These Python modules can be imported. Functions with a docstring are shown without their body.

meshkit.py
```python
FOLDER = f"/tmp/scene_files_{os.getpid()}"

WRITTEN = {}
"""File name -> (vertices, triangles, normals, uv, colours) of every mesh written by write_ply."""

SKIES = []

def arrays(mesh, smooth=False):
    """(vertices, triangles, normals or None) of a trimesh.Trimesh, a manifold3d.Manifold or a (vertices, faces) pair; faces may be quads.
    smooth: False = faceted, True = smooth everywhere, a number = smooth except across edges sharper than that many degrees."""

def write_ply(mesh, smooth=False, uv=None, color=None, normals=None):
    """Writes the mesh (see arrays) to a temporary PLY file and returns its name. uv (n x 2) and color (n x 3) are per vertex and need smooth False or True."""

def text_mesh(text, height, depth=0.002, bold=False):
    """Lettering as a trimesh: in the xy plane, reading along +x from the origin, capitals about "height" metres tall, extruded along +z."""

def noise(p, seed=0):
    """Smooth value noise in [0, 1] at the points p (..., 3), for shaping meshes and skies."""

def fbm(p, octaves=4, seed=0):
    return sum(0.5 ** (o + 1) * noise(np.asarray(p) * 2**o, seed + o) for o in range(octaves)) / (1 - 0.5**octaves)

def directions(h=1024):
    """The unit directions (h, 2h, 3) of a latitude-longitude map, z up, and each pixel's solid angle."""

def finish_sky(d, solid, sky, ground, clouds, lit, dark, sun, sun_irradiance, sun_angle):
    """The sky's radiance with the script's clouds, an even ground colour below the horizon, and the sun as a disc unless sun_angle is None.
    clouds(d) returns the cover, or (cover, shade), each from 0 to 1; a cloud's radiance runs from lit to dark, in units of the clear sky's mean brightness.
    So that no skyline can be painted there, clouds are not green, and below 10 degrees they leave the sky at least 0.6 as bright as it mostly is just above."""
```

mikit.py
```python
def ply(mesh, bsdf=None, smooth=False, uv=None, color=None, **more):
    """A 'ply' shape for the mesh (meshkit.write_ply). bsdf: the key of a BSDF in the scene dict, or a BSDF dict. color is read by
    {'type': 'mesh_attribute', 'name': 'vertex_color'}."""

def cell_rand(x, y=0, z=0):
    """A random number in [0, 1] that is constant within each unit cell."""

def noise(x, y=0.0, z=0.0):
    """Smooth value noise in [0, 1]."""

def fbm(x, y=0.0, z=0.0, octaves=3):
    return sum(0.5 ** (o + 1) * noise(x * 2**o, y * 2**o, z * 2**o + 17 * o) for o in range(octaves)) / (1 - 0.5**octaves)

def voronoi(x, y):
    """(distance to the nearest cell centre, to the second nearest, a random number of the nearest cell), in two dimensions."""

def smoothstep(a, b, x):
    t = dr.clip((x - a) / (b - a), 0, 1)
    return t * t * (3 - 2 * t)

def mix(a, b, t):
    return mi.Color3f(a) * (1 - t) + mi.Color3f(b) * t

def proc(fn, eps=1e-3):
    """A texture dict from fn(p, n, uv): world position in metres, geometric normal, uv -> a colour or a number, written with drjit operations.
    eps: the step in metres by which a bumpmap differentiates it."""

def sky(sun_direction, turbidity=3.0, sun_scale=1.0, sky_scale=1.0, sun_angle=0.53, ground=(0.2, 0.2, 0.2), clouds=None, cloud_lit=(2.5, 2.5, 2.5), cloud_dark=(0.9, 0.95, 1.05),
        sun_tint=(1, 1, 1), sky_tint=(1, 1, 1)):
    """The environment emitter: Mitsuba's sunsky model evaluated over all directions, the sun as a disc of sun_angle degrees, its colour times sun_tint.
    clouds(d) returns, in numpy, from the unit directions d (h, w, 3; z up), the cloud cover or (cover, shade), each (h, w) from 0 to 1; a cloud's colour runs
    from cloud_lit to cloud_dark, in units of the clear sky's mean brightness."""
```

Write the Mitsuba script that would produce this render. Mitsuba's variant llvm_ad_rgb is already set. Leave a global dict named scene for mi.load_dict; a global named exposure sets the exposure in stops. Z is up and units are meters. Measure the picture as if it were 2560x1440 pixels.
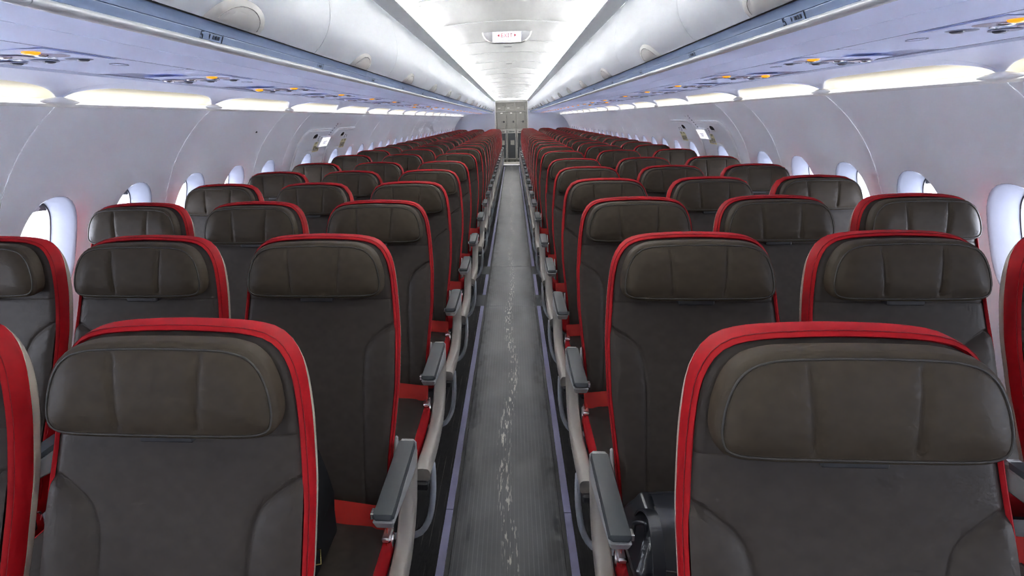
import math, random
import numpy as np, trimesh, drjit as dr, mitsuba as mi, mikit, meshkit
from scipy.spatial import Delaunay
from scipy.interpolate import PchipInterpolator
from shapely.geometry import Polygon, Point, LineString, box as sbox
from shapely import contains_xy
from mikit import proc, noise, fbm, smoothstep, mix

T = mi.ScalarTransform4f
scene, labels = {}, {}
rng = random.Random(7)

# ------------------------------------------------------------------ camera, sky, large lights, exposure
F_PX, PITCH, YAW, ROLL = 1513.832, 0.1436, -0.0796, -0.0228
PX, PY = 1164.34, 516.72
EYE = np.array([0.0338, 0.0, 1.5])
cp, sp, cy_, sy_ = math.cos(PITCH), math.sin(PITCH), math.cos(YAW), math.sin(YAW)
FWD = np.array([sy_ * cp, cy_ * cp, -sp])
_r = np.array([cy_, -sy_, 0.0]); _u = np.cross(_r, FWD)
UPV = _u * math.cos(ROLL) - _r * math.sin(ROLL)
scene['camera'] = {'type': 'perspective', 'fov': math.degrees(2 * math.atan(1280 / F_PX)), 'fov_axis': 'x',
                   'principal_point_offset_x': (1280 - PX) / 2560, 'principal_point_offset_y': (720 - PY) / 1440,
                   'near_clip': 0.05, 'far_clip': 200.0,
                   'to_world': T().look_at(origin=EYE.tolist(), target=(EYE + FWD).tolist(), up=UPV.tolist())}
exposure = 4.7
SKY_GAIN = 4.5
scene['sky'] = mikit.sky((0.3, -0.2, 0.9), turbidity=6.0, sun_scale=0.02, sky_scale=SKY_GAIN, sun_angle=None, ground=(0.88, 0.9, 0.98),
                         clouds=lambda d: (np.ones(d.shape[:2]) * 0.92, 0.35 + 0.3 * meshkit.fbm(d * 3.0, 4, 3)),
                         cloud_lit=(1.35, 1.4, 1.55), cloud_dark=(1.05, 1.15, 1.35), sky_tint=(1.0, 1.0, 1.0))
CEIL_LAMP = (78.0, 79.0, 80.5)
COVE_LAMP = (0.0646, 0.0642, 0.0616)
COVE_STRIP = (0.0722, 0.0718, 0.0692)


def area(rgb, weight=1.0):
    return {'type': 'area', 'radiance': {'type': 'rgb', 'value': list(map(float, rgb))}, 'sampling_weight': float(weight)}


# ------------------------------------------------------------------ materials
def prin(key, color, rough=0.5, spec=0.5, bump=None, bscale=1.0, **kw):
    tex = {'type': 'rgb', 'value': list(color)} if isinstance(color, (tuple, list)) else color
    b = {'type': 'principled', 'base_color': tex, 'roughness': rough, 'specular': spec, **kw}
    if bump is not None:
        b = {'type': 'bumpmap', 'arbitrary': bump, 'scale': bscale, 'bsdf': b}
    scene[key] = {'type': 'twosided', 'bsdf': b}


grain = proc(lambda p, n, uv: fbm(p.x * 330, p.y * 330, p.z * 330, octaves=2), eps=4e-4)
prin('leather', proc(lambda p, n, uv: mix((0.0234, 0.0186, 0.0155), (0.0330, 0.0264, 0.0223), fbm(p.x * 60, p.y * 60, p.z * 60))), 0.52, 0.18, grain, 0.0008)  # greyer than the headrest leather: reflected light put into the colour
prin('leather_head', proc(lambda p, n, uv: mix((0.0272, 0.0205, 0.0137), (0.0385, 0.0293, 0.0200), fbm(p.x * 60, p.y * 60, p.z * 60))), 0.56, 0.15, grain, 0.0007)
prin('piping', (0.0228, 0.019, 0.0152), 0.6)
prin('thread', (0.038, 0.0327, 0.0266), 0.7)
prin('red', proc(lambda p, n, uv: mix((0.2052, 0.0031, 0.0053), (0.2326, 0.0041, 0.0068), fbm(p.x * 90, p.y * 90, p.z * 90))), 0.65, 0.15)
prin('red_thread', (0.114, 0.0023, 0.0038), 0.7)
prin('belt', (0.2964, 0.0138, 0.0088), 0.6, 0.4)
prin('shell', (0.2584, 0.2341, 0.1991), 0.4)
prin('pad', (0.038, 0.0433, 0.0471), 0.38)
prin('armbody', (0.2356, 0.2371, 0.2356), 0.4)
prin('spar', (0.2508, 0.2295, 0.2037), 0.36)
prin('bar_metal', (0.5624, 0.5852, 0.608), 0.25, 0.6)
prin('dark', (0.012, 0.012, 0.013), 0.5)
prin('frame_metal', (0.12, 0.12, 0.125), 0.4, metallic=0.6)
scene['chrome'] = {'type': 'twosided', 'bsdf': {'type': 'roughconductor', 'material': 'Al', 'alpha': 0.16}}
scene['gold'] = {'type': 'twosided', 'bsdf': {'type': 'roughconductor', 'material': 'Au', 'alpha': 0.15}}
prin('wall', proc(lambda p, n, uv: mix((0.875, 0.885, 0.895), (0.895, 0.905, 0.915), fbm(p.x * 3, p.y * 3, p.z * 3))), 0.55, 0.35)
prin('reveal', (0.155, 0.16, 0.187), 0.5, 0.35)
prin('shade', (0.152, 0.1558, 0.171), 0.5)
prin('pane_frame', (0.038, 0.0395, 0.0456), 0.5)
prin('grip', (0.60, 0.60, 0.62), 0.5)
prin('white', (0.80, 0.79, 0.76), 0.42)
prin('sign_face', (0.03, 0.03, 0.033), 0.7, 0.05)
prin('sign_body', (0.10, 0.10, 0.102), 0.7, 0.1)
prin('seam', (0.20, 0.20, 0.21), 0.8, 0.1)
prin('rim_white', (0.95, 0.95, 0.94), 0.4)
prin('cream', (0.62, 0.588, 0.505), 0.6)
prin('cove', (0.76, 0.795, 0.94), 0.42)  # same blue daylight put into the cove colour
prin('psu', (0.73, 0.775, 0.96), 0.55, 0.3)  # blue tint of the window daylight put into the base colour
prin('psu_dark', (0.22, 0.235, 0.33), 0.4)
prin('lens', (0.30, 0.26, 0.36), 0.2)
prin('nozzle', (0.07, 0.075, 0.10), 0.25)
prin('rail', (0.5016, 0.5016, 0.494), 0.3)
prin('fascia', (0.0722, 0.1003, 0.1634), 0.38)  # light grey strip; blue of the daylight put into its base colour
prin('bindoor', (0.46, 0.468, 0.475), 0.6, 0.2)
prin('latch', (0.38, 0.3648, 0.3344), 0.42)
prin('groove', (0.13, 0.12, 0.11), 0.6)
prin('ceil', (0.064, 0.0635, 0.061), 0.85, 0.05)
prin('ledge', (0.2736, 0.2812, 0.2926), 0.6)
prin('rib', (0.095, 0.095, 0.093), 0.7, 0.1)
prin('bulk', (0.58, 0.60, 0.68), 0.5)
prin('gal_beige', (0.2356, 0.2242, 0.1946), 0.45)
prin('gal_mid', (0.1748, 0.1687, 0.152), 0.45)
prin('gal_dark', (0.0243, 0.0274, 0.0304), 0.4)
prin('gal_metal', (0.3192, 0.3116, 0.2888), 0.35, metallic=0.3)
prin('ink', (0.018, 0.021, 0.03), 0.8, 0.05)
prin('ink_red', (0.10, 0.004, 0.007), 0.8, 0.05)
prin('ink_grey', (0.13, 0.125, 0.12), 0.8, 0.05)
prin('placard', (0.74, 0.69, 0.42), 0.5)
prin('blackcloth', (0.004, 0.004, 0.0045), 0.8, 0.15)
prin('blackleather', (0.006, 0.007, 0.010), 0.30, 0.8, proc(lambda p, n, uv: fbm(p.x * 160, p.y * 160, p.z * 160, octaves=2), eps=8e-4), 0.0007, clearcoat=0.6, clearcoat_gloss=0.8)
scene['pane'] = {'type': 'thindielectric', 'int_ior': 1.5, 'ext_ior': 1.0}
scene['orange'] = {'type': 'twosided', 'bsdf': {'type': 'principled', 'base_color': {'type': 'rgb', 'value': [0.45, 0.13, 0.01]}, 'roughness': 0.3}}


def carpet_fn(p, n, uv):
    s = p.x * 34.0
    line = smoothstep(0.90, 0.97, 1 - dr.abs(2 * (s - dr.floor(s)) - 1)) * smoothstep(0.35, 0.75, noise(p.x * 34, p.y * 9, 3.0))
    base = mix((0.0049, 0.0049, 0.0053), (0.0122, 0.0114, 0.0114), fbm(p.x * 260, p.y * 60, 0.0))
    return base + mi.Color3f(0.0532, 0.0456, 0.0403) * line


def mat_fn(p, n, uv):
    s = p.x * 62.0
    line = smoothstep(0.72, 0.95, 1 - dr.abs(2 * (s - dr.floor(s)) - 1)) * (0.35 + 0.65 * noise(p.x * 62, p.y * 14, 5.0))
    dirt = fbm(p.x * 9, p.y * 5, 1.0, octaves=4)
    edge = smoothstep(0.10, 0.19, dr.abs(p.x)) * smoothstep(0.45, 0.75, fbm(p.x * 26, p.y * 12, 8.0))
    base = mix((0.0258, 0.027, 0.0304), (0.0456, 0.0475, 0.0532), dirt)
    base = mix(base, (0.0167, 0.016, 0.0167), 0.6 * edge)
    wear = smoothstep(0.60, 0.72, fbm(p.x * 190, p.y * 24, 2.0)) * smoothstep(0.042, 0.006, dr.abs(p.x + 0.016 * dr.sin(p.y * 3.1) + 0.02 * (noise(p.y * 4, 1.0, 0.0) - 0.5)))
    return base + mi.Color3f(0.0213, 0.0213, 0.022) * line + mi.Color3f(0.1824, 0.1672, 0.1368) * wear


prin('carpet', proc(carpet_fn), 0.8, 0.2)
prin('mat', proc(mat_fn), proc(lambda p, n, uv: 0.30 + 0.22 * fbm(p.x * 12, p.y * 7, 4.0)), 0.34,
     proc(lambda p, n, uv: fbm(p.x * 26, p.y * 15, 0.0, octaves=3), eps=2e-3), 0.007)
prin('mat_edge', (0.0091, 0.0091, 0.0099), 0.5)
prin('strip', proc(lambda p, n, uv: mix((0.1368, 0.1345, 0.2356), (0.1824, 0.1786, 0.2812), fbm(p.x * 20, p.y * 8, 0.0))), 0.4)
prin('vestibule', (0.3192, 0.304, 0.2736), 0.4)


# ------------------------------------------------------------------ helpers
def numbered(key, taken=None):
    if key not in scene and key not in labels:
        return key
    k = 1
    while f'{key}_{k:03d}' in scene or f'{key}_{k:03d}' in labels:
        k += 1
    return f'{key}_{k:03d}'


def put(name, mesh, bsdf, smooth=False, parent=None, at=None, label=None, emit=None, weight=1.0, **props):
    """One entry of the scene; mesh may be a ready ply dict."""
    key = numbered(f'{parent}__{name}' if parent else name)
    d = dict(mesh) if isinstance(mesh, dict) else mikit.ply(mesh, bsdf, smooth)
    if at is not None:
        d['to_world'] = T().translate([float(v) for v in at])
    if emit:
        d['emitter'] = area(emit, weight)
    scene[key] = d
    if label or props:
        labels[key] = {**({'label': label} if label else {}), **props}
    return key


def thing(name, label, category=None, group=None, kind=None):
    key = numbered(name)
    labels[key] = {'label': label}
    for k, v in (('category', category), ('group', group), ('kind', kind)):
        if v:
            labels[key][k] = v
    return key


ordinal = ['first', 'second', 'third', 'fourth', 'fifth', 'sixth', 'seventh', 'eighth', 'ninth', 'tenth', 'eleventh', 'twelfth']


def nth(i, n, what='row'):
    return f'{ordinal[i]} {what} from the camera' if i < n // 2 else (f'{ordinal[n - 1 - i]} {what} from the galley' if n - 1 - i else f'last {what} before the galley')


def struct(name, label):
    labels[name] = {'label': label, 'kind': 'structure'}
    return name


def TM(v, f):
    return trimesh.Trimesh(np.asarray(v, float), np.asarray(f, int), process=False)


def cat(*ms):
    return trimesh.util.concatenate([m for m in ms if m is not None])


def mirror(m, axis=0):
    v = np.array(m.vertices); v[:, axis] *= -1
    return TM(v, np.array(m.faces)[:, ::-1])


def bx(x0, x1, y0, y1, z0, z1, c=0.0):
    """A box with chamfered edges."""
    a = np.array([x0, y0, z0], float); b = np.array([x1, y1, z1], float)
    if c <= 0:
        return trimesh.creation.box(bounds=[a, b])
    pts = []
    for s in np.ndindex(2, 2, 2):
        p = np.where(np.array(s) == 0, a, b); q = np.where(np.array(s) == 0, c, -c)
        for k in range(3):
            w = q.copy(); w[k] = 0
            pts.append(p + w)
    return trimesh.convex.convex_hull(np.array(pts))


def resample(poly, n):
    p = np.asarray(poly, float)
    d = np.r_[0, np.cumsum(np.linalg.norm(np.diff(np.vstack([p, p[:1]]), axis=0), axis=1))]
    t = np.linspace(0, d[-1], n, endpoint=False)
    q = np.vstack([p, p[:1]])
    return np.stack([np.interp(t, d, q[:, k]) for k in range(p.shape[1])], 1)


def smoothpoly(half, n, m=400):
    """Closed outline from a half profile [(w, z)...] from the bottom centre to the top centre, counter-clockwise in (x, z)."""
    h = np.asarray(half, float)
    d = np.r_[0, np.cumsum(np.linalg.norm(np.diff(h, axis=0), axis=1))]
    t = np.linspace(0, d[-1], m)
    r = np.stack([PchipInterpolator(d, h[:, 0])(t), PchipInterpolator(d, h[:, 1])(t)], 1)
    full = np.vstack([r, (r * [-1, 1])[::-1][1:-1]])
    return resample(full, n)


def normals2(o):
    t = np.roll(o, -1, 0) - np.roll(o, 1, 0)
    n = np.stack([t[:, 1], -t[:, 0]], 1)
    return n / np.maximum(np.linalg.norm(n, axis=1, keepdims=True), 1e-9)


def mesh2d(poly, h, extra=None, hb=None):
    """Triangulates a shapely polygon with about even triangles of size h; extra: points to keep."""
    pts = []
    for ring in [poly.exterior, *poly.interiors]:
        c = np.array(ring.coords)[:-1]
        L = ring.length; n = max(8, int(L / (hb or h)))
        c0 = resample(c, n)
        pts.append(c0)
    bnd = np.vstack(pts)
    keep = [bnd]
    if extra is not None and len(extra):
        e = np.asarray(extra); keep.append(e[contains_xy(poly.buffer(-0.25 * h), e[:, 0], e[:, 1])])
    x0, y0, x1, y1 = poly.bounds
    gx, gy = np.meshgrid(np.arange(x0, x1, h), np.arange(y0, y1, h * 0.866))
    gx = gx + (np.arange(gx.shape[0]) % 2)[:, None] * h / 2
    g = np.stack([gx.ravel(), gy.ravel()], 1)
    g = g[contains_xy(poly.buffer(-0.45 * h), g[:, 0], g[:, 1])]
    if len(keep) > 1 and len(keep[1]) and len(g):
        from scipy.spatial import cKDTree
        g = g[cKDTree(keep[1]).query(g)[0] > 0.5 * h]
    p = np.vstack(keep + [g])
    p = np.unique(np.round(p, 6), axis=0)
    tri = Delaunay(p + 1e-9 * np.stack([np.sin(np.arange(len(p))), np.cos(np.arange(len(p)))], 1)).simplices
    c = p[tri].mean(1)
    tri = tri[contains_xy(poly.buffer(1e-5), c[:, 0], c[:, 1])]
    a = np.cross(p[tri[:, 1]] - p[tri[:, 0]], p[tri[:, 2]] - p[tri[:, 0]])
    tri[a < 0] = tri[a < 0][:, ::-1]
    tri = tri[np.abs(a) > 1e-12]
    return p, tri


def loft(outline, rings, cap0=False, cap1=False):
    """Rings of the outline at (inset, height)."""
    n = len(outline); nn = normals2(outline)
    V = [np.c_[outline - nn * i, np.full(n, h)] for i, h in rings]
    F = []
    k = np.arange(n); k1 = (k + 1) % n
    for r in range(len(rings) - 1):
        a, b = r * n + k, r * n + k1
        c, d = a + n, b + n
        F += [np.stack([a, b, d], 1), np.stack([a, d, c], 1)]
    V = np.vstack(V); F = np.vstack(F) if F else np.zeros((0, 3), int)
    for cap, off, flip in ((cap0, 0, True), (cap1, (len(rings) - 1) * n, False)):
        if cap:
            ctr = V[off:off + n].mean(0); V = np.vstack([V, ctr]); m = len(V) - 1
            t = np.stack([off + k, off + k1, np.full(n, m)], 1)
            F = np.vstack([F, t[:, ::-1] if flip else t])
    return V, F


def tube(path, r, n=10, caps=True):
    p = np.asarray(path, float)
    r = np.broadcast_to(r, (len(p),))
    t = np.gradient(p, axis=0); t /= np.linalg.norm(t, axis=1, keepdims=True)
    ref = np.array([0, 0, 1.0]) if abs(t[0][2]) < 0.9 else np.array([1.0, 0, 0])
    V = []
    u = ref
    for i in range(len(p)):
        a = np.cross(t[i], np.cross(u, t[i])); a /= np.linalg.norm(a); u = a
        b = np.cross(t[i], a)
        ang = np.arange(n) * 2 * np.pi / n
        V.append(p[i] + r[i] * (np.cos(ang)[:, None] * a + np.sin(ang)[:, None] * b))
    V = np.vstack(V); F = []
    k = np.arange(n); k1 = (k + 1) % n
    for i in range(len(p) - 1):
        a, b, c, d = i * n + k, i * n + k1, (i + 1) * n + k, (i + 1) * n + k1
        F += [np.stack([a, b, d], 1), np.stack([a, d, c], 1)]
    if caps:
        for off, flip in ((0, True), ((len(p) - 1) * n, False)):
            V = np.vstack([V, V[off:off + n].mean(0)])
            tt = np.stack([off + k, off + k1, np.full(n, len(V) - 1)], 1)
            F.append(tt[:, ::-1] if flip else tt)
    return TM(V, np.vstack(F))


def spline(pts, n):
    p = np.asarray(pts, float)
    d = np.r_[0, np.cumsum(np.linalg.norm(np.diff(p, axis=0), axis=1))]
    t = np.linspace(0, d[-1], n)
    return np.stack([PchipInterpolator(d, p[:, k])(t) for k in range(p.shape[1])], 1)


def extrude_xz(pts, y0, y1):
    """A closed (x, z) polygon extruded along y."""
    g = Polygon(pts)
    if not g.is_valid:
        g = g.buffer(0)
    m = trimesh.creation.extrude_polygon(g, y1 - y0, engine='earcut')
    v = np.array(m.vertices)
    return TM(np.stack([v[:, 0], y1 - v[:, 2], v[:, 1]], 1), m.faces)   # (x, y1 - h, z): keeps orientation


def extrude_poly(g, h, fn):
    m = trimesh.creation.extrude_polygon(g, h, engine='earcut')
    return TM(fn(np.array(m.vertices)), m.faces)


def ribbon(path, across, width, th):
    """A strap: path of points, across = unit vectors over the width."""
    p = np.asarray(path, float); a = np.asarray(across, float)
    a = a / np.linalg.norm(a, axis=-1, keepdims=True)
    a = np.broadcast_to(a, p.shape)
    t = np.gradient(p, axis=0); n = np.cross(t, a); n /= np.linalg.norm(n, axis=1, keepdims=True)
    c = [p - a * width / 2 - n * th / 2, p + a * width / 2 - n * th / 2, p + a * width / 2 + n * th / 2, p - a * width / 2 + n * th / 2]
    m = len(p); V = np.vstack(c); F = []
    k = np.arange(m - 1)
    for s in range(4):
        i, j = s * m + k, ((s + 1) % 4) * m + k
        F += [np.stack([i, i + 1, j + 1], 1), np.stack([i, j + 1, j], 1)]
    for e in (0, m - 1):
        q = [s * m + e for s in range(4)]
        F.append(np.array([[q[0], q[1], q[2]], [q[0], q[2], q[3]]]))
    return TM(V, np.vstack(F))


def text(s, h, depth, bold=False):
    m = meshkit.text_mesh(s, h, depth, bold)
    b = m.bounds
    m.apply_translation([-(b[0][0] + b[1][0]) / 2, -(b[0][1] + b[1][1]) / 2, 0])
    return m


def orient(m, right, up, at):
    """Maps a mesh in the xy plane to the plane (right, up) at a point."""
    r = np.array(right, float); r /= np.linalg.norm(r); u = np.array(up, float); u -= r * (u @ r); u /= np.linalg.norm(u)
    n = np.cross(r, u)
    v = np.array(m.vertices)
    return TM(np.array(at) + v[:, :1] * r + v[:, 1:2] * u + v[:, 2:] * n, m.faces)


# ------------------------------------------------------------------ the cabin's cross-section (x outwards, z up) and the side walls
Y0, Y1 = -3.1, 18.97
WALL = np.array([(1.500, 1.581), (1.512, 1.572), (1.545, 1.545), (1.590, 1.502), (1.621, 1.468), (1.675, 1.396), (1.722, 1.318), (1.756, 1.238), (1.786, 1.150),
                 (1.811, 1.065), (1.833, 0.94), (1.843, 0.80), (1.838, 0.62), (1.815, 0.42), (1.775, 0.20), (1.745, 0.0)])
_s = np.r_[0, np.cumsum(np.linalg.norm(np.diff(WALL, axis=0), axis=1))]
S_END = _s[-1]
_wx, _wz = PchipInterpolator(_s, WALL[:, 0]), PchipInterpolator(_s, WALL[:, 1])
_dx, _dz = _wx.derivative(), _wz.derivative()


def s_of_z(z):
    t = np.linspace(0, S_END, 2000)
    return float(np.interp(-z, -_wz(t), t))


def wall_map(y, s, out, side):
    """A point on the wall, moved outwards by out; side -1 = left."""
    tx, tz = _dx(s), _dz(s); L = np.hypot(tx, tz)
    nx, nz = -tz / L, tx / L          # outward
    return np.stack([side * (_wx(s) + nx * out), y, _wz(s) + nz * out], -1)


def superell(a, b, n=48, e=2.6):
    t = np.arange(n) * 2 * np.pi / n
    c, s = np.cos(t), np.sin(t)
    return np.stack([a * np.sign(c) * np.abs(c) ** (2 / e), b * np.sign(s) * np.abs(s) ** (2 / e)], 1)


WIN_S = s_of_z(1.018)
win_y = [2.235 + 0.5334 * k for k in range(-10, 5)]
EXITS = (5.215, 6.055)
win_after = [6.625 + 0.5334 * k for k in range(0, 23)]
seams = [2.235 - 0.2667 - 1.0668 * k for k in range(4, -1, -1)] + [3.035, 4.102, 4.640] + [6.358 + 1.0668 * k for k in range(0, 12)] + [Y1]
seams = [Y0] + seams
seams[-1] = Y1
for side, sname in ((-1, 'left'), (1, 'right')):
    w = struct(f'wall_{sname}', f'pale grey curved cabin side wall on the {sname}, in panels with oval windows')
    opening = superell(0.158, 0.226, 44, 2.3)
    for a, b in zip(seams[:-1], seams[1:]):
        if b - a < 0.02:
            continue
        holes = [opening + [yc, WIN_S] for yc in [*win_y, *EXITS, *win_after] if a + 0.13 < yc < b - 0.13]
        g = Polygon([(a + .0016, 0), (b - .0016, 0), (b - .0016, S_END), (a + .0016, S_END)], holes)
        ss = np.arange(0.02, S_END, 0.05)
        p, t = mesh2d(g, 0.06, None, 0.03)
        parts = [TM(wall_map(p[:, 0], p[:, 1], np.zeros(len(p)), side), t)]
        sv = np.linspace(0, S_END, 40); k = np.arange(39)
        for y_in, y_out in ((a + .0016, a), (b - .0016, b)):       # the turned-in edge of the panel
            V = np.vstack([wall_map(np.full(40, y_in), sv, np.zeros(40), side), wall_map(np.full(40, y_in * .6 + y_out * .4), sv, np.full(40, .005), side), wall_map(np.full(40, y_out), sv, np.full(40, .014), side)])
            parts.append(TM(V, np.vstack([np.stack([k + q, k + q + 1, k + q + 41], 1) for q in (0, 40)] + [np.stack([k + q, k + q + 41, k + q + 40], 1) for q in (0, 40)])))
        put('panel', cat(*parts), 'wall', 40, parent=w)
        if a > Y0:
            V = np.vstack([wall_map(np.full(40, a - .0016), sv, np.full(40, .0012), side), wall_map(np.full(40, a + .0016), sv, np.full(40, .0012), side)])
            put('seam_strip', TM(V, np.vstack([np.stack([k, k + 1, k + 41], 1), np.stack([k, k + 41, k + 40], 1)])), 'seam', parent=w)

# windows: funnel, pane, blind pulled up to a strip, grip
rev_rings = [(1.0, 1.0, 0.0), (0.975, 0.98, 0.003), (0.94, 0.955, 0.012), (0.88, 0.90, 0.034), (0.80, 0.825, 0.064), (0.755, 0.77, 0.086)]


def window_meshes(side):
    outline = superell(1, 1, 44, 2.3)
    V, n = [], len(outline)
    for i, (fa, fb, o) in enumerate(rev_rings):
        V.append(wall_map(outline[:, 0] * 0.158 * fa, WIN_S + outline[:, 1] * 0.226 * fb, np.full(n, o), side))
    k = np.arange(n); k1 = (k + 1) % n
    F = []
    for r in range(len(V) - 1):
        a, b = r * n + k, r * n + k1
        F += [np.stack([a, b, b + n], 1), np.stack([a, b + n, a + n], 1)]
    reveal = TM(np.vstack(V), np.vstack(F))
    # pane frame ring and pane
    def ring(f0, f1, o0, o1):
        V = [wall_map(outline[:, 0] * 0.158 * f, WIN_S + outline[:, 1] * 0.226 * (f + 0.015), np.full(n, o), side) for f, o in ((f0, o0), (f1, o0), (f1, o1))]
        F = []
        for r in range(2):
            a, b = r * n + k, r * n + k1
            F += [np.stack([a, b, b + n], 1), np.stack([a, b + n, a + n], 1)]
        return TM(np.vstack(V), np.vstack(F))
    frame = ring(0.757, 0.725, 0.086, 0.105)
    rim = wall_map(outline[:, 0] * 0.158 * 0.745, WIN_S + outline[:, 1] * 0.226 * 0.76, np.full(n, 0.100), side)
    pane = TM(np.vstack([rim, rim.mean(0)]), np.stack([k, k1, np.full(n, n)], 1))
    # blind: the top of the opening (s smaller = higher)
    a, b = 0.158 * 0.75, 0.226 * 0.765
    g = Polygon(superell(a, b, 44, 2.3)).intersection(Polygon([(-0.2, -0.3), (0.2, -0.3), *[(x, -b + 0.052 - 0.010 * math.cos(x / a * 1.5)) for x in np.linspace(0.2, -0.2, 21)]]))
    q, tr = mesh2d(g, 0.02)
    blind = TM(np.vstack([wall_map(q[:, 0], WIN_S + q[:, 1], np.full(len(q), 0.092), side), wall_map(q[:, 0], WIN_S + q[:, 1], np.full(len(q), 0.096), side)]), np.vstack([tr, tr[:, ::-1] + len(q)]))
    q, tr = mesh2d(Polygon(superell(0.042, 0.012, 24, 2.0) + [0, -b + 0.030]), 0.012)
    grip = TM(np.vstack([wall_map(q[:, 0], WIN_S + q[:, 1], np.full(len(q), 0.087), side), wall_map(q[:, 0], WIN_S + q[:, 1], np.full(len(q), 0.0925), side)]), np.vstack([tr, tr[:, ::-1] + len(q)]))
    return reveal, frame, pane, blind, grip


wn = 0
for side, sname in ((-1, 'left'), (1, 'right')):
    rv, fr, pn, bl, gr = window_meshes(side)
    rvp, frp, pnp, blp, grp_ = (mikit.ply(rv, 'reveal', 40), mikit.ply(fr, 'pane_frame', 40), mikit.ply(pn, 'pane'), mikit.ply(bl, 'shade'), mikit.ply(gr, 'grip'))
    for yc in [y for y in [*win_y, *EXITS, *win_after] if Y0 + 0.2 < y < Y1 - 0.2]:
        wn += 1
        w = struct(f'window_{wn}', f'oval cabin window with a pale funnel surround in the {sname} wall')
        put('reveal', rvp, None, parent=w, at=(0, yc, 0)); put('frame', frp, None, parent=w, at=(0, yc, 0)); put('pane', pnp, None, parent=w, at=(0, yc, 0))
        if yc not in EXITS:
            b = put('blind', blp, None, parent=w, at=(0, yc, 0)); put('grip', grp_, None, parent=b, at=(0, yc, 0))

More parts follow.
